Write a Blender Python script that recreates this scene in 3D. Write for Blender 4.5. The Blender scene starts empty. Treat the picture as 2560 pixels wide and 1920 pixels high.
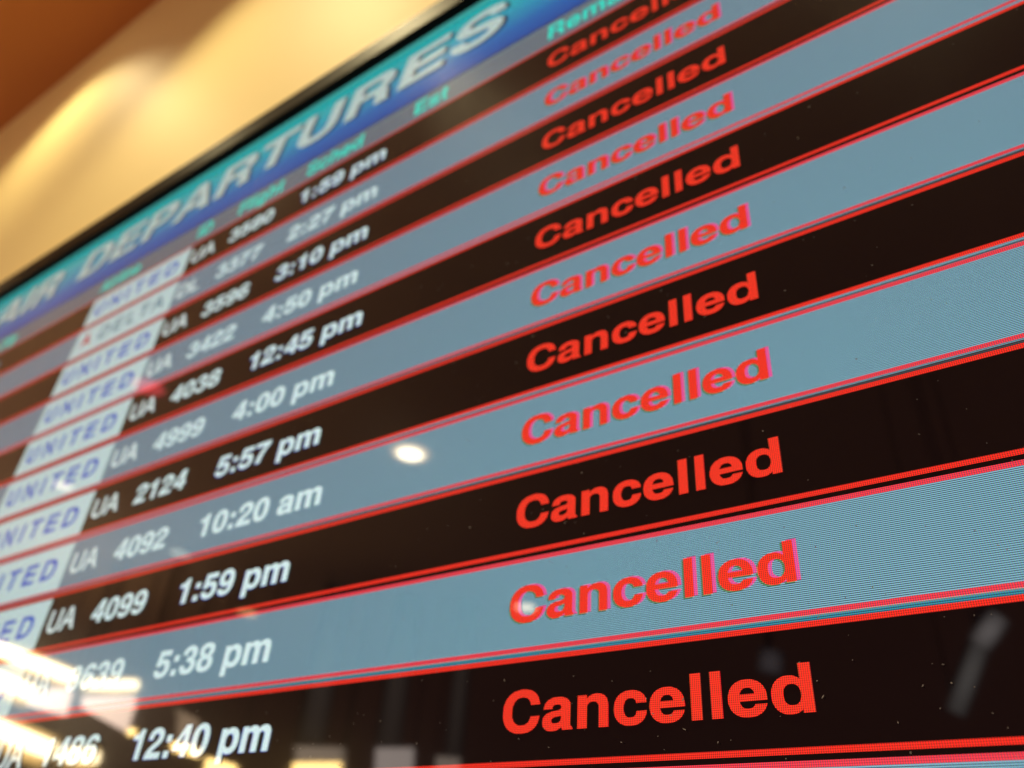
import bpy, bmesh, math, random
from mathutils import Matrix, Vector

# ------------------------------------------------------------------ units
U = 0.032            # one flight row is 32 mm high (60 screen pixels)
Z0 = 2.35            # height of the column headings above the floor
D = bpy.data
scene = bpy.context.scene
COL = scene.collection
random.seed(7)

def W(x, y, z):      # scene units (rows) -> metres, origin at the display's heading line
    return Vector((x * U, y * U, Z0 + z * U))

# ------------------------------------------------------------------ camera
cam_d = D.cameras.new('camera')
cam_d.sensor_width = 5.6
cam_d.lens = 2023.4 / 2560 * 5.6
cam_d.clip_start = 0.005
cam_d.clip_end = 60
cam_d.dof.use_dof = True
cam_d.dof.focus_distance = 6.25 * U
cam_d.dof.aperture_fstop = 1.65
cam = D.objects.new('camera', cam_d)
COL.objects.link(cam)
right = Vector((0.82717, 0.55808, 0.06589))
up = Vector((0.271, -0.49886, 0.82323))
fwd = Vector((-0.4923, 0.66309, 0.56387))
M = Matrix((right, up, -fwd)).transposed().to_4x4()
M.translation = W(4.5823, -6.4175, -12.5256)
cam.matrix_world = M
scene.camera = cam

# ------------------------------------------------------------------ ambient light of the hall
world = D.worlds.new('World')
scene.world = world
world.use_nodes = True
bg = world.node_tree.nodes['Background']
bg.inputs[0].default_value = (0.265, 0.130, 0.092, 1)
bg.inputs[1].default_value = 1.0
scene.view_settings.view_transform = 'Standard'
scene.view_settings.look = 'None'
scene.view_settings.exposure = 0
scene.view_settings.gamma = 1
scene.cycles.max_bounces = 6
scene.cycles.use_denoising = True
scene.cycles.denoiser = 'OPENIMAGEDENOISE'
scene.cycles.sample_clamp_indirect = 3

# ------------------------------------------------------------------ helpers
def tag(o, label=None, cat=None, group=None, kind=None):
    if label: o['label'] = label
    if cat: o['category'] = cat
    if group: o['group'] = group
    if kind: o['kind'] = kind
    return o

def empty(name, loc, parent=None):
    o = D.objects.new(name, None)
    COL.objects.link(o)
    o.empty_display_size = 0.02
    if parent: o.parent = parent
    o.location = loc
    return o

def mesh_obj(name, verts, faces, mats, parent=None, loc=(0, 0, 0), slots=None, smooth=False):
    me = D.meshes.new(name)
    me.from_pydata([tuple(v) for v in verts], [], faces)
    for m in (mats if isinstance(mats, (list, tuple)) else [mats]):
        me.materials.append(m)
    if slots:
        for p, s in zip(me.polygons, slots): p.material_index = s
    if smooth:
        for p in me.polygons: p.use_smooth = True
    me.update()
    o = D.objects.new(name, me)
    COL.objects.link(o)
    o.parent = parent
    o.location = loc
    return o

def bm_obj(name, bm, mat, parent=None, loc=(0, 0, 0), smooth=False):
    me = D.meshes.new(name)
    bmesh.ops.recalc_face_normals(bm, faces=bm.faces[:])
    bm.to_mesh(me); bm.free()
    me.materials.append(mat)
    if smooth:
        for p in me.polygons: p.use_smooth = True
    o = D.objects.new(name, me)
    COL.objects.link(o)
    o.parent = parent
    o.location = loc
    return o

def bm_box(bm, x0, x1, y0, y1, z0, z1):
    v = [bm.verts.new(c) for c in ((x0, y0, z0), (x1, y0, z0), (x1, y1, z0), (x0, y1, z0),
                                   (x0, y0, z1), (x1, y0, z1), (x1, y1, z1), (x0, y1, z1))]
    for f in ((0, 3, 2, 1), (4, 5, 6, 7), (0, 1, 5, 4), (1, 2, 6, 5), (2, 3, 7, 6), (3, 0, 4, 7)):
        bm.faces.new([v[i] for i in f])

# ------------------------------------------------------------------ materials
def new_mat(name):
    m = D.materials.new(name)
    m.use_nodes = True
    nt = m.node_tree
    return m, nt, nt.nodes['Principled BSDF']

class NB:                                    # tiny node builder
    def __init__(s, nt): s.nt = nt
    def n(s, t, **kw):
        x = s.nt.nodes.new(t)
        for k, v in kw.items(): setattr(x, k, v)
        return x
    def link(s, a, b): s.nt.links.new(a, b)
    def math(s, op, a, b=None, c=None):
        x = s.n('ShaderNodeMath', operation=op)
        for i, v in enumerate((a, b, c)):
            if v is None: continue
            if isinstance(v, (int, float)): x.inputs[i].default_value = v
            else: s.link(v, x.inputs[i])
        return x.outputs[0]

def surface_gloss(nb, b):
    """The clear front of the panel: sharp gloss, faint smudges that change the gloss only."""
    tc = nb.n('ShaderNodeTexCoord')
    no = nb.n('ShaderNodeTexNoise'); no.inputs['Scale'].default_value = 9; no.inputs['Detail'].default_value = 5
    nb.link(tc.outputs['Object'], no.inputs['Vector'])
    mr = nb.n('ShaderNodeMapRange')
    mr.inputs[1].default_value = 0.35; mr.inputs[2].default_value = 0.7
    mr.inputs[3].default_value = 0.17; mr.inputs[4].default_value = 0.27
    nb.link(no.outputs[0], mr.inputs[0])
    nb.link(mr.outputs[0], b.inputs['Roughness'])
    b.inputs['IOR'].default_value = 1.10
    b.inputs['Coat Weight'].default_value = 0.85
    b.inputs['Coat Roughness'].default_value = 0.03
    b.inputs['Coat IOR'].default_value = 1.5

def screen_mat(name, col, k=1.0, ramp=None, pattern=(0.42, 0.72), side=None):
    """Lit liquid-crystal pixels: red, green and blue stripes in every pixel, dark lines between pixel rows."""
    m, nt, b = new_mat(name)
    nb = NB(nt)
    b.inputs['Base Color'].default_value = (0.004, 0.004, 0.004, 1)
    surface_gloss(nb, b)
    tc = nb.n('ShaderNodeTexCoord')
    sp = nb.n('ShaderNodeSeparateXYZ')
    nb.link(tc.outputs['Object'], sp.inputs[0])
    w = 2 * math.pi / (U / 60)
    px = nb.math('MULTIPLY', sp.outputs[0], w)
    py = nb.math('MULTIPLY', sp.outputs[2], w)
    rows = nb.math('MULTIPLY_ADD', nb.math('COSINE', py), pattern[1], 1.0)
    comb = nb.n('ShaderNodeCombineXYZ')
    for i in range(3):
        c = nb.math('COSINE', nb.math('ADD', px, -2 * math.pi * i / 3))
        c = nb.math('MULTIPLY_ADD', c, pattern[0], 1.0)
        nb.link(nb.math('MULTIPLY', c, rows), comb.inputs[i])
    mul = nb.n('ShaderNodeVectorMath', operation='MULTIPLY')
    nb.link(comb.outputs[0], mul.inputs[0])
    if ramp:
        r = nb.n('ShaderNodeValToRGB')
        r.color_ramp.elements[0].position = ramp[0][0]; r.color_ramp.elements[0].color = (*ramp[0][1], 1)
        r.color_ramp.elements[1].position = ramp[-1][0]; r.color_ramp.elements[1].color = (*ramp[-1][1], 1)
        for p, c in ramp[1:-1]:
            e = r.color_ramp.elements.new(p); e.color = (*c, 1)
        nb.link(nb.math('MULTIPLY', sp.outputs[2], 1 / (2.5 * U)), r.inputs[0])
        nb.link(r.outputs[0], mul.inputs[1])
    else:
        mul.inputs[1].default_value = col
    # liquid crystal seen from the side: weaker and, where given, shifted in colour
    ge = nb.n('ShaderNodeNewGeometry')
    dt = nb.n('ShaderNodeVectorMath', operation='DOT_PRODUCT')
    nb.link(ge.outputs['Incoming'], dt.inputs[0]); nb.link(ge.outputs['Normal'], dt.inputs[1])
    cs = nb.math('ABSOLUTE', dt.outputs['Value'])
    out = mul.outputs[0]
    if side:
        mr = nb.n('ShaderNodeMapRange'); nb.link(cs, mr.inputs[0])
        mr.inputs[1].default_value = 0.25; mr.inputs[2].default_value = 0.85
        mr.inputs[3].default_value = 1.0; mr.inputs[4].default_value = 0.0
        sh = nb.n('ShaderNodeMix', data_type='VECTOR')
        sh.inputs[4].default_value = (1, 1, 1); sh.inputs[5].default_value = side
        nb.link(mr.outputs[0], sh.inputs[0])
        m2 = nb.n('ShaderNodeVectorMath', operation='MULTIPLY')
        nb.link(out, m2.inputs[0]); nb.link(sh.outputs[1], m2.inputs[1]); out = m2.outputs[0]
    sc = nb.n('ShaderNodeVectorMath', operation='SCALE')
    nb.link(out, sc.inputs[0]); nb.link(nb.math('MULTIPLY_ADD', cs, 0.38, 0.65), sc.inputs['Scale'])
    nb.link(sc.outputs[0], b.inputs['Emission Color'])
    b.inputs['Emission Strength'].default_value = k
    return m

def plain_mat(name, col, rough=0.5, emit=None, k=0, noise=None, bump=None):
    m, nt, b = new_mat(name)
    nb = NB(nt)
    b.inputs['Base Color'].default_value = (*col, 1)
    b.inputs['Roughness'].default_value = rough
    if noise:
        tc = nb.n('ShaderNodeTexCoord')
        no = nb.n('ShaderNodeTexNoise'); no.inputs['Scale'].default_value = noise[0]; no.inputs['Detail'].default_value = 6
        nb.link(tc.outputs['Object'], no.inputs['Vector'])
        mx = nb.n('ShaderNodeMix', data_type='RGBA')
        mx.inputs[6].default_value = (*[c * (1 - noise[1]) for c in col], 1)
        mx.inputs[7].default_value = (*[min(1, c * (1 + noise[1])) for c in col], 1)
        nb.link(no.outputs[0], mx.inputs[0]); nb.link(mx.outputs[2], b.inputs['Base Color'])
        if bump:
            bp = nb.n('ShaderNodeBump'); bp.inputs['Strength'].default_value = bump; bp.inputs['Distance'].default_value = 0.002
            n2 = nb.n('ShaderNodeTexNoise'); n2.inputs['Scale'].default_value = noise[0] * 25
            nb.link(tc.outputs['Object'], n2.inputs['Vector'])
            nb.link(n2.outputs[0], bp.inputs['Height']); nb.link(bp.outputs[0], b.inputs['Normal'])
    if emit:
        b.inputs['Emission Color'].default_value = (*emit, 1)
        b.inputs['Emission Strength'].default_value = k
    return m

GREY = (0.158, 0.325, 0.40)
S = {
 'grey': screen_mat('row_grey', GREY, pattern=(0.22, 0.88), side=(1.22, 0.86, 0.88)),
 'black': screen_mat('row_black', (0.0015, 0.0004, 0.0011)),
 'line_pink': screen_mat('line_pink', (0.80, 0.050, 0.075), pattern=(0.55, 0.35)),
 'red': screen_mat('line_red', (0.84, 0.028, 0.016), pattern=(0.55, 0.35)),
 'text_red': screen_mat('lettering_red', (0.92, 0.038, 0.018), pattern=(0.7, 0.4)),
 'pink': screen_mat('edge_pink', (0.80, 0.10, 0.33), pattern=(0.5, 0.3)),
 'green': screen_mat('edge_green', (0.10, 0.22, 0.10)),
 'white': screen_mat('lettering_white', (0.78, 1.0, 1.0), pattern=(0.3, 0.4)),
 'pale': screen_mat('lettering_pale', (0.80, 0.96, 0.94), pattern=(0.3, 0.4)),
 'blue_edge': screen_mat('edge_blue', (0.05, 0.14, 0.75), pattern=(0.3, 0.4)),
 'logo': screen_mat('logo_ground', (0.62, 0.84, 0.84), pattern=(0.3, 0.4)),
 'logo_blue': screen_mat('logo_blue', (0.018, 0.10, 0.62)),
 'logo_teal': screen_mat('logo_teal', (0.07, 0.20, 0.30)),
 'logo_red': screen_mat('logo_red', (0.62, 0.03, 0.07)),
 'teal_text': screen_mat('heading_teal', (0.012, 0.92, 0.72)),
 'header': screen_mat('heading_ground', (0.150, 0.230, 0.280), side=(1.05, 0.85, 0.85)),
 'header_line': screen_mat('heading_line', (0.23, 0.32, 0.33)),
 'title_text': screen_mat('title_lettering', (0.60, 0.78, 0.74)),
 'title_shadow': screen_mat('title_shadow', (0.006, 0.012, 0.045)),
 'dark_teal': screen_mat('gap_teal', (0.03, 0.20, 0.27)),
 'gap_dark': screen_mat('gap_dark', (0.045, 0.05, 0.055)),
 'gap_white': screen_mat('gap_white', (0.34, 0.42, 0.40)),
 'title': screen_mat('title_ground', (0, 0, 1), ramp=[
     (0.12, (0.006, 0.085, 0.42)), (0.32, (0.005, 0.155, 0.52)), (0.50, (0.004, 0.32, 0.58)),
     (0.72, (0.004, 0.52, 0.60)), (0.90, (0.03, 0.52, 0.52)), (1.0, (0.10, 0.50, 0.44))]),
 'blank': screen_mat('blank_screen', (0.003, 0.0016, 0.0012)),
}
BEZEL = plain_mat('bezel_plastic', (0.004, 0.0036, 0.0032), 0.45, noise=(60, 0.25))
BEZEL.node_tree.nodes['Principled BSDF'].inputs['Specular IOR Level'].default_value = 0.07
HOUSING = plain_mat('housing_plastic', (0.012, 0.012, 0.012), 0.5, noise=(40, 0.2), bump=0.2)
DUST = plain_mat('dust', (0.40, 0.46, 0.50), 0.9)
PLASTER = plain_mat('wall_plaster', (0.86, 0.73, 0.38), 0.62, noise=(3.0, 0.05), bump=0.15)
CEIL = plain_mat('ceiling_brown', (0.54, 0.21, 0.05), 0.7, noise=(0.9, 0.16), bump=0.2)
HALL = plain_mat('ceiling_plaster', (0.70, 0.52, 0.46), 0.7, noise=(0.8, 0.12), bump=0.2)
TRIM = plain_mat('lamp_trim', (0.55, 0.5, 0.45), 0.4, noise=(20, 0.1))
METAL = plain_mat('dark_metal', (0.05, 0.045, 0.04), 0.4, noise=(30, 0.2))

def lamp_mat(name, col, k):
    return plain_mat(name, (0.8, 0.8, 0.8), 0.5, emit=col, k=k)

# ------------------------------------------------------------------ the setting
X0, X1, YT, YB = -22.5, 9.5, 2.5, -15.5     # lit area of the screen in rows
CEIL_Z = 30
bm = bmesh.new(); bm_box(bm, -16, 8, 2 * U, 2 * U + 0.15, -Z0, CEIL_Z * U)
wall = bm_obj('wall', bm, PLASTER, loc=(0, 0, Z0)); tag(wall, kind='structure')
bm = bmesh.new(); bm_box(bm, -16, 8, -10 * U, 2 * U + 0.15, CEIL_Z * U, CEIL_Z * U + 0.12)
ceil = bm_obj('ceiling', bm, CEIL, loc=(0, 0, Z0)); tag(ceil, kind='structure')
bm = bmesh.new(); bm_box(bm, -16, 8, -14, -10 * U, CEIL_Z * U, CEIL_Z * U + 0.12)
hall = bm_obj('hall_ceiling', bm, HALL, loc=(0, 0, Z0)); tag(hall, kind='structure')

# ------------------------------------------------------------------ lettering
GL = {
'C': (722, 'M684 466 L539 466 C528 560 470 612 380 612 C260 612 194 515 194 358 C194 200 262 106 382 106 C472 106 530 160 542 254 L684 254 C672 85 560 -19 380 -19 C165 -19 44 125 44 358 C44 595 165 737 382 737 C565 737 672 635 684 466 Z'),
'a': (556, 'M527 18 L527 0 L372 0 C362 15 356 35 354 55 C305 8 255 -14 190 -14 C90 -14 29 45 29 140 C29 235 85 285 190 303 L280 318 C330 327 350 340 350 370 C350 412 320 434 268 434 C215 434 188 412 182 362 L48 362 C55 480 135 546 275 546 C415 546 490 490 490 385 L490 100 C490 60 500 40 527 18 Z M350 250 C330 238 310 232 275 226 L240 220 C190 210 170 192 170 156 C170 118 192 98 235 98 C305 98 350 136 350 205 Z'),
'n': (611, 'M65 0 L205 0 L205 320 C205 390 240 430 305 430 C365 430 406 400 406 325 L406 0 L546 0 L546 347 C546 480 475 546 365 546 C295 546 240 515 200 460 L200 532 L65 532 Z'),
'c': (556, 'M524 345 L382 345 C374 400 340 430 285 430 C210 430 174 370 174 265 C174 160 210 102 285 102 C342 102 378 135 384 198 L524 198 C512 65 425 -14 287 -14 C130 -14 34 90 34 262 C34 440 130 546 290 546 C425 546 515 470 524 345 Z'),
'e': (556, 'M526 228 L166 228 C170 145 210 100 280 100 C325 100 360 122 374 160 L517 160 C487 45 400 -14 275 -14 C120 -14 23 85 23 260 C23 440 120 546 275 546 C435 546 526 430 526 250 Z M168 322 L378 322 C370 392 335 432 275 432 C215 432 178 392 168 322 Z'),
'l': (278, 'M69 0 L209 0 L209 718 L69 718 Z'),
'i': (278, 'M69 0 L209 0 L209 532 L69 532 Z M69 605 L209 605 L209 718 L69 718 Z'),
'd': (611, 'M546 0 L411 0 L411 62 C375 10 320 -14 255 -14 C120 -14 34 95 34 265 C34 435 120 546 255 546 C320 546 370 522 406 475 L406 718 L546 718 Z M290 102 C365 102 408 160 408 265 C408 372 365 430 290 430 C215 430 174 370 174 265 C174 160 215 102 290 102 Z'),
'p': (611, 'M65 -207 L205 -207 L205 52 C240 5 290 -14 350 -14 C490 -14 578 95 578 265 C578 435 490 546 350 546 C285 546 235 520 200 470 L200 532 L65 532 Z M320 102 C245 102 204 160 204 265 C204 372 245 430 320 430 C398 430 438 370 438 265 C438 160 398 102 320 102 Z'),
'm': (889, 'M64 0 L204 0 L204 320 C204 395 240 430 290 430 C345 430 375 400 375 335 L375 0 L515 0 L515 320 C515 395 550 430 602 430 C657 430 686 400 686 335 L686 0 L826 0 L826 355 C826 485 755 546 655 546 C585 546 535 515 500 462 C475 520 425 546 365 546 C295 546 240 515 199 462 L199 532 L64 532 Z'),
's': (556, 'M518 378 L383 378 C380 415 345 435 280 435 C220 435 188 420 188 388 C188 360 210 348 265 336 L360 315 C470 290 519 245 519 165 C519 50 425 -14 275 -14 C120 -14 30 55 27 170 L166 170 C170 120 210 98 275 98 C345 98 380 115 380 150 C380 180 360 192 305 204 L210 225 C100 250 45 290 45 375 C45 480 130 546 275 546 C425 546 512 485 518 378 Z'),
'h': (611, 'M65 0 L205 0 L205 320 C205 390 240 430 305 430 C365 430 406 400 406 325 L406 0 L546 0 L546 347 C546 480 475 546 365 546 C295 546 240 515 205 462 L205 718 L65 718 Z'),
'k': (556, 'M69 0 L209 0 L209 175 L262 228 L400 0 L562 0 L354 327 L542 532 L380 532 L209 340 L209 718 L69 718 Z'),
'r': (389, 'M64 0 L204 0 L204 270 C204 360 250 405 330 405 L373 400 L373 543 C365 545 360 546 350 546 C290 546 235 510 199 440 L199 532 L64 532 Z'),
't': (333, 'M95 432 L10 432 L10 532 L95 532 L95 676 L235 676 L235 532 L309 532 L309 432 L235 432 L235 140 C235 110 245 98 275 98 L309 100 L309 -4 C285 -8 265 -10 240 -10 C145 -10 95 30 95 110 Z'),
'g': (611, 'M553 532 L418 532 L418 465 C382 520 330 546 265 546 C130 546 40 435 40 265 C40 100 125 -5 258 -5 C325 -5 375 20 413 70 L413 40 C413 -45 370 -85 290 -85 C230 -85 195 -65 188 -32 L50 -32 C60 -150 150 -207 292 -207 C465 -207 553 -130 553 20 Z M296 112 C372 112 413 165 413 268 C413 375 372 430 296 430 C222 430 180 372 180 268 C180 168 222 112 296 112 Z'),
'y': (556, 'M539 532 L388 532 L280 158 L165 532 L10 532 L205 -20 C200 -70 175 -92 130 -92 L75 -90 L75 -205 C95 -208 120 -210 150 -210 C255 -210 300 -165 335 -65 Z'),
'I': (278, 'M64 0 L214 0 L214 718 L64 718 Z'),
'T': (611, 'M231 0 L381 0 L381 594 L598 594 L598 718 L14 718 L14 594 L231 594 Z'),
'E': (667, 'M76 0 L621 0 L621 124 L226 124 L226 310 L588 310 L588 432 L226 432 L226 595 L605 595 L605 718 L76 718 Z'),
'F': (611, 'M76 0 L226 0 L226 300 L545 300 L545 423 L226 423 L226 595 L587 595 L587 718 L76 718 Z'),
'U': (722, 'M72 718 L72 260 C72 70 180 -19 360 -19 C545 -19 651 70 651 260 L651 718 L501 718 L501 250 C501 160 455 112 362 112 C270 112 222 160 222 250 L222 718 Z'),
'A': (722, 'M20 0 L176 0 L225 155 L493 155 L540 0 L702 0 L446 718 L281 718 Z M265 277 L457 277 L362 567 Z'),
'D': (722, 'M76 0 L360 0 C575 0 685 135 685 359 C685 590 570 718 360 718 L76 718 Z M226 123 L226 595 L345 595 C475 595 535 515 535 359 C535 205 475 123 345 123 Z'),
'P': (667, 'M76 0 L226 0 L226 256 L386 256 C545 256 627 355 627 487 C627 625 540 718 400 718 L76 718 Z M226 379 L226 595 L370 595 C445 595 482 560 482 487 C482 415 445 379 370 379 Z'),
'R': (722, 'M76 0 L226 0 L226 281 L374 281 C450 281 474 250 478 180 C482 90 485 40 502 0 L668 0 L668 20 C640 35 633 70 630 150 C626 260 605 305 545 333 C615 362 654 425 654 505 C654 640 565 718 420 718 L76 718 Z M226 404 L226 595 L390 595 C465 595 504 565 504 500 C504 435 465 404 390 404 Z'),
'S': (667, 'M39 233 C42 60 165 -19 335 -19 C520 -19 629 70 629 208 C629 320 560 370 430 402 L300 434 C225 452 195 475 195 525 C195 580 240 612 325 612 C415 612 458 575 462 508 L606 508 C602 660 495 737 330 737 C165 737 51 650 51 510 C51 395 120 340 250 310 L380 279 C450 262 485 240 485 192 C485 135 430 106 340 106 C240 106 190 150 184 233 Z'),
'0': (556, 'M278 710 C115 710 32 575 32 346 C32 110 115 -19 278 -19 C440 -19 524 110 524 346 C524 575 440 710 278 710 Z M278 592 C345 592 380 505 380 346 C380 185 345 98 278 98 C208 98 176 185 176 346 C176 505 208 592 278 592 Z'),
'1': (556, 'M238 0 L378 0 L378 710 L270 710 C250 630 190 585 69 575 L69 478 L238 478 Z'),
'2': (556, 'M511 0 L511 127 L200 127 C215 165 250 200 330 258 C455 345 511 405 511 500 C511 630 420 710 275 710 C120 710 38 620 34 450 L168 450 C172 550 205 592 272 592 C335 592 372 555 372 495 C372 440 340 400 245 335 C100 235 32 160 26 0 Z'),
'3': (556, 'M27 200 L161 200 C168 130 205 98 270 98 C338 98 376 138 376 205 C376 275 335 308 255 308 L215 308 L215 405 L255 405 C322 405 358 435 358 495 C358 558 325 592 268 592 C210 592 180 560 176 490 L44 490 C48 630 130 710 270 710 C410 710 494 630 494 510 C494 435 462 385 405 362 C478 335 516 280 516 200 C516 65 420 -19 270 -19 C120 -19 32 60 27 200 Z'),
'4': (556, 'M315 0 L455 0 L455 152 L526 152 L526 270 L455 270 L455 710 L300 710 L27 270 L27 152 L315 152 Z M315 270 L315 545 L140 270 Z'),
'5': (556, 'M478 698 L92 698 L46 295 L178 295 C196 330 228 350 270 350 C338 350 376 300 376 225 C376 145 336 98 266 98 C208 98 172 128 164 182 L27 182 C36 55 125 -19 266 -19 C420 -19 516 80 516 235 C516 370 432 460 305 460 C262 460 225 448 192 425 L208 572 L478 572 Z'),
'6': (556, 'M512 535 L378 535 C368 575 335 596 292 596 C215 596 176 525 172 395 C205 435 248 455 305 455 C430 455 520 365 520 225 C520 80 425 -19 285 -19 C115 -19 31 105 31 335 C31 580 125 710 298 710 C415 710 495 645 512 535 Z M280 345 C215 345 178 300 178 225 C178 148 215 98 280 98 C345 98 380 148 380 222 C380 300 345 345 280 345 Z'),
'7': (556, 'M25 698 L528 698 L528 585 C410 450 290 260 268 0 L118 0 C132 220 235 420 382 572 L25 572 Z'),
'8': (556, 'M278 710 C130 710 50 640 50 520 C50 450 80 400 145 370 C70 340 32 280 32 195 C32 60 125 -19 278 -19 C430 -19 524 60 524 195 C524 280 485 340 412 370 C475 400 508 450 508 520 C508 640 425 710 278 710 Z M278 600 C338 600 372 570 372 508 C372 448 338 415 278 415 C218 415 184 448 184 508 C184 570 218 600 278 600 Z M278 310 C345 310 380 270 380 204 C380 132 345 92 278 92 C210 92 175 132 175 204 C175 270 210 310 278 310 Z'),
':': (333, 'M96 0 L236 0 L236 140 L96 140 Z M96 372 L236 372 L236 512 L96 512 Z'),
# lighter face used for the airline codes and logos
'U-': (722, 'M79 716 L79 300 C79 90 180 -12 365 -12 C550 -12 641 90 641 302 L641 716 L540 716 L540 302 C540 140 490 76 372 76 C240 76 180 130 180 302 L180 716 Z'),
'A-': (667, 'M-2 0 L102 0 L178 217 L476 217 L556 0 L668 0 L380 716 L270 716 Z M208 300 L442 300 L322 640 Z'),
'D-': (722, 'M77 0 L335 0 C560 0 672 130 672 362 C672 590 560 716 330 716 L77 716 Z M177 88 L177 628 L325 628 C490 628 568 540 568 362 C568 180 490 88 325 88 Z'),
'L-': (556, 'M73 0 L521 0 L521 90 L173 90 L173 716 L73 716 Z'),
'N-': (722, 'M76 0 L172 0 L172 563 L538 0 L641 0 L641 716 L545 716 L545 153 L179 716 L76 716 Z'),
'I-': (278, 'M89 0 L189 0 L189 716 L89 716 Z'),
'T-': (611, 'M254 0 L359 0 L359 628 L590 628 L590 716 L21 716 L21 628 L254 628 Z'),
'E-': (667, 'M79 0 L611 0 L611 90 L179 90 L179 325 L568 325 L568 415 L179 415 L179 626 L594 626 L594 716 L79 716 Z'),
}
GL['9'] = GL['6']   # turned half round in glyph()
_cache = {}
def glyph(key, grow=0):
    """Filled outline of one letter: (vertices, triangles) in em units."""
    if (key, grow) in _cache: return _cache[(key, grow)]
    adv, path = GL[key]
    tok = path.split(); i = 0; contours = []; cur = None
    def num(t): return float(t.lstrip('MLC'))
    pts = None
    while i < len(tok):
        t = tok[i]
        if t[0] == 'M':
            pts = [(num(t), num(tok[i + 1]))]; i += 2
        elif t[0] == 'L':
            pts.append((num(t), num(tok[i + 1]))); i += 2
        elif t[0] == 'C':
            c = [num(tok[i + j]) for j in range(6)]; i += 6
            p0 = pts[-1]
            for s in range(1, 9):
                u = s / 8; v = 1 - u
                pts.append((v**3 * p0[0] + 3*v*v*u*c[0] + 3*v*u*u*c[2] + u**3*c[4],
                            v**3 * p0[1] + 3*v*v*u*c[1] + 3*v*u*u*c[3] + u**3*c[5]))
        else:
            if (abs(pts[0][0] - pts[-1][0]) + abs(pts[0][1] - pts[-1][1])) < 0.5: pts.pop()
            contours.append(pts); i += 1
    if key == '9': contours = [[(555 - x, 691 - y) for x, y in c] for c in contours]
    if grow:
        for ci, c in enumerate(contours):
            area = sum(c[j-1][0]*c[j][1] - c[j][0]*c[j-1][1] for j in range(len(c)))
            g = grow * (1 if area > 0 else -1) * (1 if (ci == 0 or key in 'i:') else -1)
            res = []
            for j in range(len(c)):
                a, p, q = c[j-1], c[j], c[(j+1) % len(c)]
                n1 = Vector((p[1]-a[1], a[0]-p[0])).normalized(); n2 = Vector((q[1]-p[1], p[0]-q[0])).normalized()
                nn = n1 + n2
                nn = nn.normalized() / max(0.6, math.sqrt(max(0.0, (1 + n1.dot(n2)) / 2))) if nn.length > 1e-3 else n1
                res.append((p[0] + nn.x * g, p[1] + nn.y * g))
            contours[ci] = res
    cu = D.curves.new('glyph', 'CURVE'); cu.dimensions = '2D'; cu.fill_mode = 'FRONT'
    for c in contours:
        sp = cu.splines.new('POLY'); sp.points.add(len(c) - 1); sp.use_cyclic_u = True
        for q, (x, y) in zip(sp.points, c): q.co = (x / 1000, y / 1000, 0, 1)
    o = D.objects.new('glyph', cu); COL.objects.link(o)
    me = D.meshes.new_from_object(o.evaluated_get(bpy.context.evaluated_depsgraph_get()))
    vs = [(v.co.x, v.co.y) for v in me.vertices]; fs = [tuple(p.vertices) for p in me.polygons]
    D.objects.remove(o); D.curves.remove(cu); D.meshes.remove(me)
    _cache[(key, grow)] = (adv / 1000, vs, fs)
    return _cache[(key, grow)]

LAYER = 0.004        # rows: printed layers sit 0.13 mm apart
def word(name, txt, x, y, ex, ey, mat, layer, parent, loc=(0, 0, 0), thin=False, slant=0, track=0, grow=0, under=()):
    """One run of lettering. under = [(dx, dy, material, grow)] colour edges that belong to the same pixels."""
    verts, faces, slots, mats = [], [], [], [mat] + [u[2] for u in under]
    passes = [(0, 0, 0, layer)] + [(u[0], u[1], i + 1, layer - 1 - i) for i, u in enumerate(under)]
    for dx, dy, slot, lay in passes:
        px = x
        for ch in txt:
            if ch == ' ': px += (0.278 + track) * ex; continue
            adv, vs, fs = glyph(ch + '-' if thin else ch, grow)
            b = len(verts)
            for vx, vy in vs:
                verts.append(((px + vx * ex + slant * vy * ey + dx) * U, -lay * LAYER * U, (y + vy * ey + dy) * U))
            faces += [tuple(b + i for i in f) for f in fs]
            slots += [slot] * len(fs)
            px += (adv + track) * ex
    o = mesh_obj(name, verts, faces, mats, parent, loc, slots)
    me = o.data
    for p in me.polygons:
        if p.normal.y > 0: p.flip()
    me.update()
    return o

def band(name, x0, x1, y0, y1, layer, mat, parent, loc=(0, 0, 0)):
    f = -layer * LAYER * U
    return mesh_obj(name, [(x0*U, f, y0*U), (x1*U, f, y0*U), (x1*U, f, y1*U), (x0*U, f, y1*U)], [(0, 1, 2, 3)], mat, parent, loc)

# ------------------------------------------------------------------ the departures display
disp = empty('departures_display', (0, 0, Z0))
tag(disp, 'black framed airport screen reading AIR DEPARTURES with rows of cancelled flights', 'screen')

# frame: a rounded profile swept round the four sides, and the box behind
def frame_ring(name, prof, mat, parent):
    """prof = [(outward offset, depth y)] swept round the lit area."""
    verts, faces = [], []
    n = len(prof)
    for off, dep in prof:
        verts += [((X0 - off)*U, dep*U, (YB - off)*U), ((X1 + off)*U, dep*U, (YB - off)*U),
                  ((X1 + off)*U, dep*U, (YT + off)*U), ((X0 - off)*U, dep*U, (YT + off)*U)]
    for i in range(n - 1):
        for k in range(4):
            a, b = i * 4 + k, i * 4 + (k + 1) % 4
            faces.append((a, b, b + 4, a + 4))
    o = mesh_obj(name, verts, faces, mat, parent, smooth=False)
    bm = bmesh.new(); bm.from_mesh(o.data); bmesh.ops.recalc_face_normals(bm, faces=bm.faces[:]); bm.to_mesh(o.data); bm.free()
    return o
prof = [(0.0, 0.02), (0.0, -0.16)]
for a in range(0, 91, 15): prof.append((0.05 - 0.05*math.cos(math.radians(a)), -0.16 - 0.05*math.sin(math.radians(a))))
prof += [(0.44, -0.21)]
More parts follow.
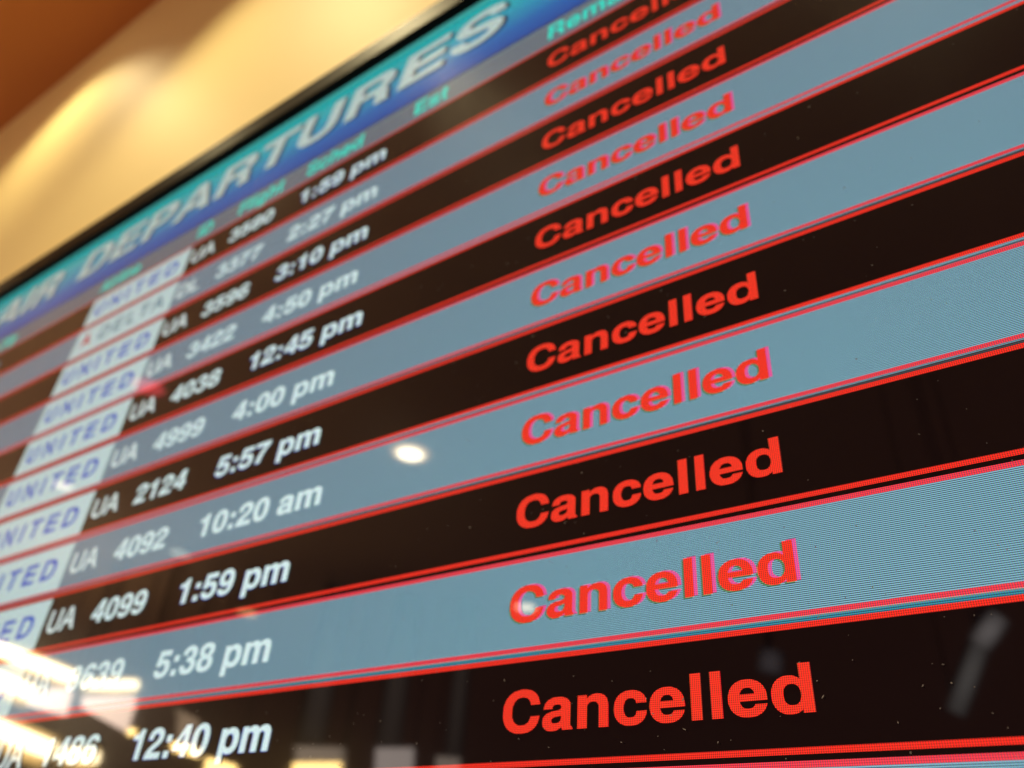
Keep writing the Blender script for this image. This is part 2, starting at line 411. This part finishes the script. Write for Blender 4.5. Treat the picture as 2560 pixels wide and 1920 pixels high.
for a in range(0, 91, 15): prof.append((0.58 + 0.14*math.sin(math.radians(a)), -0.07 - 0.14*math.cos(math.radians(a))))
prof += [(0.72, 0.55)]
frame_ring('bezel', prof, BEZEL, disp)
bm = bmesh.new(); bm_box(bm, (X0 - 0.68)*U, (X1 + 0.68)*U, 0.03*U, 1.2*U, (YB - 0.68)*U, (YT + 0.68)*U)
bm_obj('housing', bm, HOUSING, disp)
bm = bmesh.new(); bm_box(bm, -12*U, 0, 1.2*U, 1.995*U, -11*U, -3*U)
bm_obj('wall_bracket', bm, METAL, disp)

# title banner and headings
title = band('title_banner', X0, X1, 0.30, YT, 0, S['title'], disp)
for txt, x in (('AIR', -19.30), ('DEPARTURES', -18.97 + 2.0 * 2.02)):
    word('title_shadow', txt, x + 0.10, 0.965, 2.02, 1.36, S['title_shadow'], 1, title, slant=0.16, grow=8)
    word('title_lettering', txt, x, 1.02, 2.02, 1.36, S['title_text'], 2, title, slant=0.16, grow=8)
band('title_edge', X0, X1, 0.30, 0.345, 1, S['title_shadow'], title)
hdr = band('heading_bar', X0, X1, -0.333, 0.245, 0, S['header'], disp)
band('heading_edge', X0, X1, 0.245, 0.30, 0, S['header_line'], hdr)
for txt, x in (('Airline', -13.0), ('ID', -9.24), ('Flight', -7.87), ('Sched', -5.77), ('Est', -2.95), ('Remarks', -0.04)):
    word('column_heading', txt, x, -0.17, 0.525, 0.52, S['teal_text'], 1, hdr, grow=8)
word('column_heading', 'City', -17.9, -0.17, 0.525, 0.52, S['teal_text'], 1, hdr, grow=8)

# flight rows
ROWS = [('UA', '3580', '1:59 pm'), ('DL', '3377', '2:27 pm'), ('UA', '3596', '3:10 pm'), ('UA', '3422', '4:50 pm'),
        ('UA', '4038', '12:45 pm'), ('UA', '4999', '4:00 pm'), ('UA', '2124', '5:57 pm'), ('UA', '4092', '10:20 am'),
        ('UA', '4099', '1:59 pm'), ('UA', '3639', '5:38 pm'), ('UA', '1486', '12:40 pm'), None]
GAP = {1: 'black', 2: 'gap_dark', 3: 'black', 4: 'grey', 5: 'black', 6: 'gap_dark', 7: 'grey', 8: 'gap_dark',
       9: 'black', 10: 'dark_teal', 11: 'black', 12: 'black'}
for k, row in enumerate(ROWS, 1):
    dark = k % 2 == 1
    loc = (0, 0, -k * U)
    base = S['black'] if dark else S['grey']
    fr = band('flight_row', X0, X1, -0.238, 0.623, 0, base, disp, loc)
    if k == 1: band('separator_line', X0, X1, 0.623, 0.667, 0, S['red'], fr)
    band('separator_line', X0, X1, -0.285, -0.238, 0, S['red' if dark else 'line_pink'], fr)
    band('row_gap', X0, X1, -0.330, -0.285, 0, S[GAP[k]], fr)
    if k == 10: band('pixel_line', X0, X1, -0.296, -0.285, 1, S['gap_white'], fr)
    if k in (6, 8): band('pixel_line', X0, X1, -0.300, -0.285, 1, S['grey'], fr)
    if k in (7,): band('pixel_line', X0, X1, -0.330, -0.318, 1, S['gap_dark'], fr)
    band('separator_line', X0, X1, -0.377, -0.330, 0, S['line_pink' if dark else 'red'], fr)
    if not row: continue
    code, num, tm = row
    fr['label'] = f"{'black' if dark else 'grey blue'} row reading {code} {num} {tm} Cancelled"
    if dark:
        word('status_text', 'Cancelled', 0, 0, 0.610, 0.4956, S['text_red'], 2, fr, grow=7)
        e = [(-0.014, -0.006, S['blue_edge'])]
    else:
        word('status_text', 'Cancelled', 0, 0, 0.610, 0.4956, S['text_red'], 4, fr, grow=1,
             under=[(0.033, 0.008, S['pink']), (-0.020, -0.008, S['green'])])
        e = [(-0.012, -0.004, S['blue_edge'])]
    word('time_text', tm, -5.73, 0, 0.610, 0.4956, S['white'], 3, fr, under=e if dark else (), grow=10)
    word('flight_number', num, -7.83, 0, 0.620, 0.4956, S['white'], 3, fr, grow=8)
    word('airline_code', code, -9.10, 0, 0.585, 0.4956, S['pale'], 3, fr, thin=True, grow=22)
    lg = band('airline_logo', -13.0, -9.24, -0.238, 0.600, 1, S['logo'], fr)
    if code == 'DL':
        word('logo_lettering', 'DELTA', -11.98, 0.02, 0.62, 0.50, S['logo_teal'], 2, fr, thin=True, track=0.17, grow=14)
        verts = [(-12.72, 0.02), (-12.50, 0.12), (-12.28, 0.02), (-12.50, 0.46), (-12.50, 0.17)]
        mesh_obj('logo_emblem', [(x*U, -2*LAYER*U, y*U) for x, y in verts], [(0, 4, 3), (4, 2, 3), (0, 1, 4), (1, 2, 4)], S['logo_red'], fr)
    else:
        word('logo_lettering', 'UNITED', -12.78, 0.01, 0.66, 0.50, S['logo_blue'], 2, fr, thin=True, track=0.235, grow=26)
word('city_text', 'y', -17.53, -1, 0.610, 0.4956, S['white'], 3, disp)
band('blank_area', X0, X1, YB, -12.377, 0, S['blank'], disp)

# dust and lint lying on the panel
verts, faces = [], []
rd = random.Random(3)
def fleck(x, y, r, asp, ang):
    b = len(verts)
    n = 5
    for i in range(n):
        t = 2 * math.pi * i / n
        q = (r * asp * math.cos(t), r * math.sin(t) * rd.uniform(0.6, 1.2))
        verts.append(((x + q[0]*math.cos(ang) - q[1]*math.sin(ang))*U, -6.5*LAYER*U, (y + q[0]*math.sin(ang) + q[1]*math.cos(ang))*U))
    faces.append(tuple(range(b, b + n)))
for i in range(1000):
    x = rd.uniform(-6, 9); y = -11.9 + 12 * rd.random() ** 1.6
    fleck(x, y, rd.choice((0.003, 0.003, 0.004, 0.005)), rd.choice((1, 1.5, 2, 3.5)), rd.uniform(0, math.pi))
tag(mesh_obj('dust', verts, faces, DUST, disp), kind='stuff')

# ------------------------------------------------------------------ lamps over the wall (recessed wall washers, with added fill lamps)
def disc(bm, r, z, n=28, cx=0, cy=0):
    v = [bm.verts.new((cx + r*math.cos(2*math.pi*i/n), cy + r*math.sin(2*math.pi*i/n), z)) for i in range(n)]
    return v
def ring_mesh(r0, r1, z0, z1, n=28):
    bm = bmesh.new()
    a = disc(bm, r0, z0, n); b = disc(bm, r1, z1, n); c = disc(bm, r1, 0, n)
    for i in range(n):
        j = (i + 1) % n
        bm.faces.new((a[i], a[j], b[j], b[i])); bm.faces.new((b[i], b[j], c[j], c[i]))
    return bm

def downlight(x, y, r, mat, label, cat='downlight', group=None, name='downlight', trim=None, glow=None):
    t = empty(name, W(x, y, CEIL_Z)); tag(t, label, cat, group)
    bm_obj('trim', ring_mesh(r*U, r*1.35*U, -0.25*U, -0.1*U), trim or TRIM, t)
    if glow: bm_obj('halo', ring_mesh(r*1.36*U, r*1.75*U, -0.12*U, -0.06*U), glow, t)  # halo round the lamp, put in as a glowing ring
    bm = bmesh.new(); v = disc(bm, r*0.99*U, -0.2*U); bm.faces.new(v)
    bm_obj('lens', bm, mat, t)
    return t

WARM = lamp_mat('lamp_warm', (1.0, 0.72, 0.36), 6)
def wall_washer(x, energy, label, r=1.0, d=-3.0, ang=104, tilt=0.0, blend=0.5):
    t = downlight(x, d, r, WARM, label, group='recessed lamps washing the wall')
    l = D.lights.new('lamp', 'SPOT'); l.energy = energy; l.color = (1.0, 0.82, 0.44)
    l.spot_size = math.radians(ang); l.spot_blend = blend; l.shadow_soft_size = 0.9 * U
    o = D.objects.new('lamp', l); COL.objects.link(o); o.parent = t; o.location = (0, 0, -0.35*U)
    o.rotation_euler = (math.radians(tilt), 0, 0)
    return t
wall_washer(-33, 20, 'recessed ceiling lamp close to the wall, above and left of the screen', ang=112, blend=0.9)
wall_washer(-17, 42, 'added fill lamp close to the wall, above the letter R of the title', d=-6, ang=92, blend=0.9)  # added to fill the dark gap between the neighbouring light pools
wall_washer(6, 50, 'recessed ceiling lamp close to the wall, above the right half of the screen', d=-5, ang=116, blend=0.6)
wall_washer(-60, 100, 'added fill lamp close to the wall, farthest left of the screen', d=-6, ang=116, blend=0.6)  # added for soft general light on the wall from the left

# ------------------------------------------------------------------ the hall behind the camera, seen only as reflections
downlight(-49.6, -49.2, 1.3, lamp_mat('lamp_white', (1.0, 0.84, 0.55), 50), 'round bright ceiling lamp mirrored in the grey 10:20 am row', trim=lamp_mat('trim_halo', (1.0, 0.66, 0.32), 14), glow=lamp_mat('halo_orange', (1.0, 0.55, 0.25), 3.5))  # glowing trim and outer ring imitate the lamp's warm halo
small = lamp_mat('lamp_small', (1.0, 0.82, 0.55), 26)
downlight(-64.7, -95.1, 1.5, small, 'small ceiling lamp mirrored in the C of Cancelled in the 5:38 pm row')
dim = lamp_mat('lamp_dim', (1.0, 0.6, 0.25), 9)
downlight(-110.3, -78.8, 1.6, dim, 'dim orange ceiling lamp mirrored above the 5:38 pm text')
downlight(-98.5, -56.1, 1.3, lamp_mat('lamp_pale', (0.9, 0.9, 0.7), 5), 'faint pale ceiling lamp mirrored under the 10:20 am row')
downlight(-93.8, -35.2, 1.1, lamp_mat('lamp_pink', (1.0, 0.75, 0.6), 5), 'pinkish ceiling lamp mirrored in an airline logo at the left edge')
downlight(-64.3, -26.6, 1.5, lamp_mat('lamp_red', (1.0, 0.03, 0.08), 3.0), 'red ceiling lamp mirrored beside the 3422 row', cat='warning lamp')

def hanging(t, p, q):
    """two thin rods from the thing up to the ceiling"""
    for c in (p, q):
        bm = bmesh.new(); bm_box(bm, -0.08*U, 0.08*U, -0.08*U, 0.08*U, 0, (CEIL_Z - c[2])*U)
        bm_obj('hanging_rod', bm, METAL, t, loc=W(*c) - t.location)

def tube_light(p, q, r, mat, label, group=None, glow=None):
    a, b = W(*p), W(*q); mid = (a + b) / 2
    t = empty('linear_light', mid); tag(t, label, 'ceiling light', group)
    d = (b - a); L = d.length
    view = (W(0, 0, 0) - mid).normalized()
    def cyl(r, half, off):
        bm = bmesh.new()
        bmesh.ops.create_cone(bm, cap_ends=True, segments=14, radius1=r, radius2=r, depth=2*half)
        rot = d.to_track_quat('Z', 'Y').to_matrix().to_4x4()
        bmesh.ops.transform(bm, matrix=Matrix.Translation(off) @ rot, verts=bm.verts[:])
        return bm
    bm_obj('lamp_tube', cyl(r*U, L/2, Vector((0, 0, 0))), mat, t, smooth=True)
    if glow: bm_obj('halo', cyl(r*2.4*U, L/2*1.04, -view * 2.7 * r * U), glow, t, smooth=True)  # added glowing body that imitates the golden bloom round the tube
    bm_obj('fixture', cyl(r*0.25*U, L/2, Vector((0, 0, r*1.9*U))), METAL, t, smooth=True)
    hanging(t, p, q)
    return t

def panel(name, quad, thick, mat, label, cat, group=None, frame=True):
    """upright slab whose face is the quad (four points), with real thickness away from the screen"""
    pts = [W(*p) for p in quad]
    c = sum(pts, Vector()) / 4
    t = empty(name, c); tag(t, label, cat, group)
    n = (pts[1] - pts[0]).cross(pts[3] - pts[0]).normalized()
    if n.dot(-c + W(0, 0, 0)) < 0: n = -n
    verts = [p - c for p in pts] + [p - c - n * thick * U for p in pts]
    faces = [(0, 1, 2, 3), (7, 6, 5, 4), (0, 4, 5, 1), (1, 5, 6, 2), (2, 6, 7, 3), (3, 7, 4, 0)]
    o = mesh_obj('lit_face', verts, faces, [mat, METAL], t, slots=[0, 1, 1, 1, 1, 1])
    top = sorted(quad, key=lambda p: -p[2])[:2]
    hanging(t, *top)
    return t

TUBE = lamp_mat('tube_lamp', (1.0, 0.80, 0.46), 30)
def soft_mat(name, col, k, p=2.0):  # self-glow that fades towards the silhouette for soft edges
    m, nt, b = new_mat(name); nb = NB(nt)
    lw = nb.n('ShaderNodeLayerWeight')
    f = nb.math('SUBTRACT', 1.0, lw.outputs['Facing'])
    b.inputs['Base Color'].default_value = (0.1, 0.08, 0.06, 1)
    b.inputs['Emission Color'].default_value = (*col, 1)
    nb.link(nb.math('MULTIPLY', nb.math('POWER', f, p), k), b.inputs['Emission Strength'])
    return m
GLOW = soft_mat('halo_gold', (1.0, 0.60, 0.18), 16, 2.6)  # bloom of the tubes, put in as a glowing material
g = 'bright linear lights mirrored at the lower left'
tube_light((-119.0, -45.4, 15.8), (-112.1, -54.5, 13.2), 0.75, TUBE, 'long sloping tube light mirrored at the left edge under the UA 4099 row', g, GLOW)
tube_light((-102.5, -51.2, 10.7), (-98.3, -55.9, 11.5), 0.55, TUBE, 'short level tube light mirrored below the flight number of the 5:38 pm row', g, GLOW)
tube_light((-118.6, -46.8, 12.1), (-115.1, -51.5, 10.6), 0.8, TUBE, 'thick short tube light mirrored at the left edge of the 5:38 pm row', g, GLOW)
tube_light((-126.9, -53.1, 7.5), (-121.6, -60.2, 5.3), 1.15, TUBE, 'sloping tube light mirrored in the lower left corner', g, GLOW)
tube_light((-112.1, -56.6, 3.8), (-109.2, -60.2, 3.9), 0.75, TUBE, 'small level tube light mirrored under the number 1486', g, GLOW)
PINK = lamp_mat('sign_face_pink', (1.0, 0.74, 0.60), 11)
panel('lit_sign', [(-104.4, -52.1, 10.2), (-99.9, -57.1, 11.0), (-100.2, -58.1, 6.0), (-104.2, -52.8, 8.3)], 0.8, PINK, 'pale pink lit sign under the short level tube light', 'lit sign')
panel('lit_sign', [(-115.0, -53.0, 11.7), (-112.9, -55.4, 12.2), (-113.2, -55.9, 8.6), (-116.7, -51.4, 9.4)], 0.8, PINK, 'pale pink lit sign under the sloping tube light', 'lit sign')
GOLD = lamp_mat('sign_face_gold', (1.0, 0.66, 0.22), 45)
panel('lit_sign', [(-95.3, -61.0, 5.4), (-92.7, -63.6, 4.9), (-92.6, -63.8, 3.9), (-95.0, -61.4, 4.4)], 0.6, GOLD, 'golden lit sign mirrored over the 12:40 pm text', 'lit sign')
panel('lit_sign', [(-92.0, -64.6, 4.0), (-89.3, -67.4, 3.4), (-89.3, -67.6, 1.5), (-92.0, -64.9, 1.8)], 0.6, GOLD, 'golden lit sign mirrored under the 12:40 pm text', 'lit sign')
panel('lit_sign', [(-84.2, -72.2, 4.4), (-79.7, -76.3, 5.0), (-79.7, -76.6, 1.8), (-84.2, -72.6, 1.2)], 0.6, GOLD, 'golden lit sign mirrored at the bottom edge right of the 12:40 pm text', 'lit sign')
panel('lit_sign', [(-97.0, -55.8, 6.0), (-96.4, -56.4, 6.0), (-96.4, -56.4, 5.3), (-97.0, -55.8, 5.3)], 0.4, GOLD, 'tiny golden lit sign mirrored left of the digit 1', 'lit sign')
DULL = lamp_mat('board_face_tan', (0.75, 0.52, 0.34), 3.6)
panel('notice_board', [(-103.2, -65.6, 11.1), (-100.9, -68.4, 9.9), (-101.0, -69.0, 6.4), (-102.7, -67.2, 6.6)], 0.6, DULL, 'tan lit board mirrored above the digits of 12:40 pm', 'board')
PALE = lamp_mat('board_face_pale', (0.80, 0.68, 0.62), 6)
g2 = 'pale boards mirrored at the bottom edge'
panel('notice_board', [(-88.0, -75.0, 7.2), (-82.7, -79.6, 7.6), (-82.8, -80.2, 4.6), (-87.8, -75.8, 4.0)], 0.6, lamp_mat('board_face_beige', (0.7, 0.55, 0.42), 4.5), 'beige lit board above the golden sign at the bottom edge', 'board', g2)
panel('notice_board', [(-79.6, -82.3, 7.9), (-75.5, -85.5, 8.3), (-75.4, -86.1, 3.0), (-79.5, -82.9, 2.6)], 0.6, PALE, 'pale grey lit board mirrored just left of the last Cancelled', 'board', g2)
panel('notice_board', [(-73.0, -87.5, 7.5), (-70.3, -89.4, 7.5), (-70.3, -89.7, 3.0), (-73.0, -87.8, 3.0)], 0.6, lamp_mat('board_face_dim', (0.8, 0.66, 0.55), 3.6), 'narrow dim board mirrored under the last C', 'board', g2)
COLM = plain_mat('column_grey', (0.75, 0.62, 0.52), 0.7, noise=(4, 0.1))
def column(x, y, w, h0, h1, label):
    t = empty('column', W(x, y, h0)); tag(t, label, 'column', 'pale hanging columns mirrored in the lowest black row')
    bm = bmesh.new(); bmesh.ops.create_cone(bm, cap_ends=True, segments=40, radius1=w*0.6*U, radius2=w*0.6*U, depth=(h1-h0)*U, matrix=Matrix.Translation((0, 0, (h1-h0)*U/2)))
    bm_obj('shaft', bm, soft_mat('column_glow', (0.62, 0.50, 0.42), 0.6, 2.0), t, smooth=True)  # no lamp: the shaft's paleness is put in as its own glow
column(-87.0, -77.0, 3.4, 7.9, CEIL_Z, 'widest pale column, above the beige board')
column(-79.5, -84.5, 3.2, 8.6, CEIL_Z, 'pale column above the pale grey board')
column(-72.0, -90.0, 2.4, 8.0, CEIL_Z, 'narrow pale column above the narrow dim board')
STR = soft_mat('streak_glow', (0.9, 0.82, 0.80), 2.8)  # glow for added tubes that only draw faint streaks on the panel
tube_light((0.6, -57.1, 7.9), (-1.1, -57.3, 6.2), 0.8, STR, 'added glowing tube drawing a faint streak at the right end of the last black row')
tube_light((-0.6, -57.2, 6.9), (-3.6, -57.8, 2.0), 0.7, soft_mat('streak_dim', (0.9, 0.85, 0.8), 1.5), 'added dim tube drawing the tail of the faint streak at the right')
tube_light((-14.7, -55.0, 6.6), (-15.1, -55.1, 5.0), 1.0, soft_mat('smear_dim', (0.85, 0.75, 0.8), 0.9), 'added faint tube drawing a smear between the last two letters of the last Cancelled')
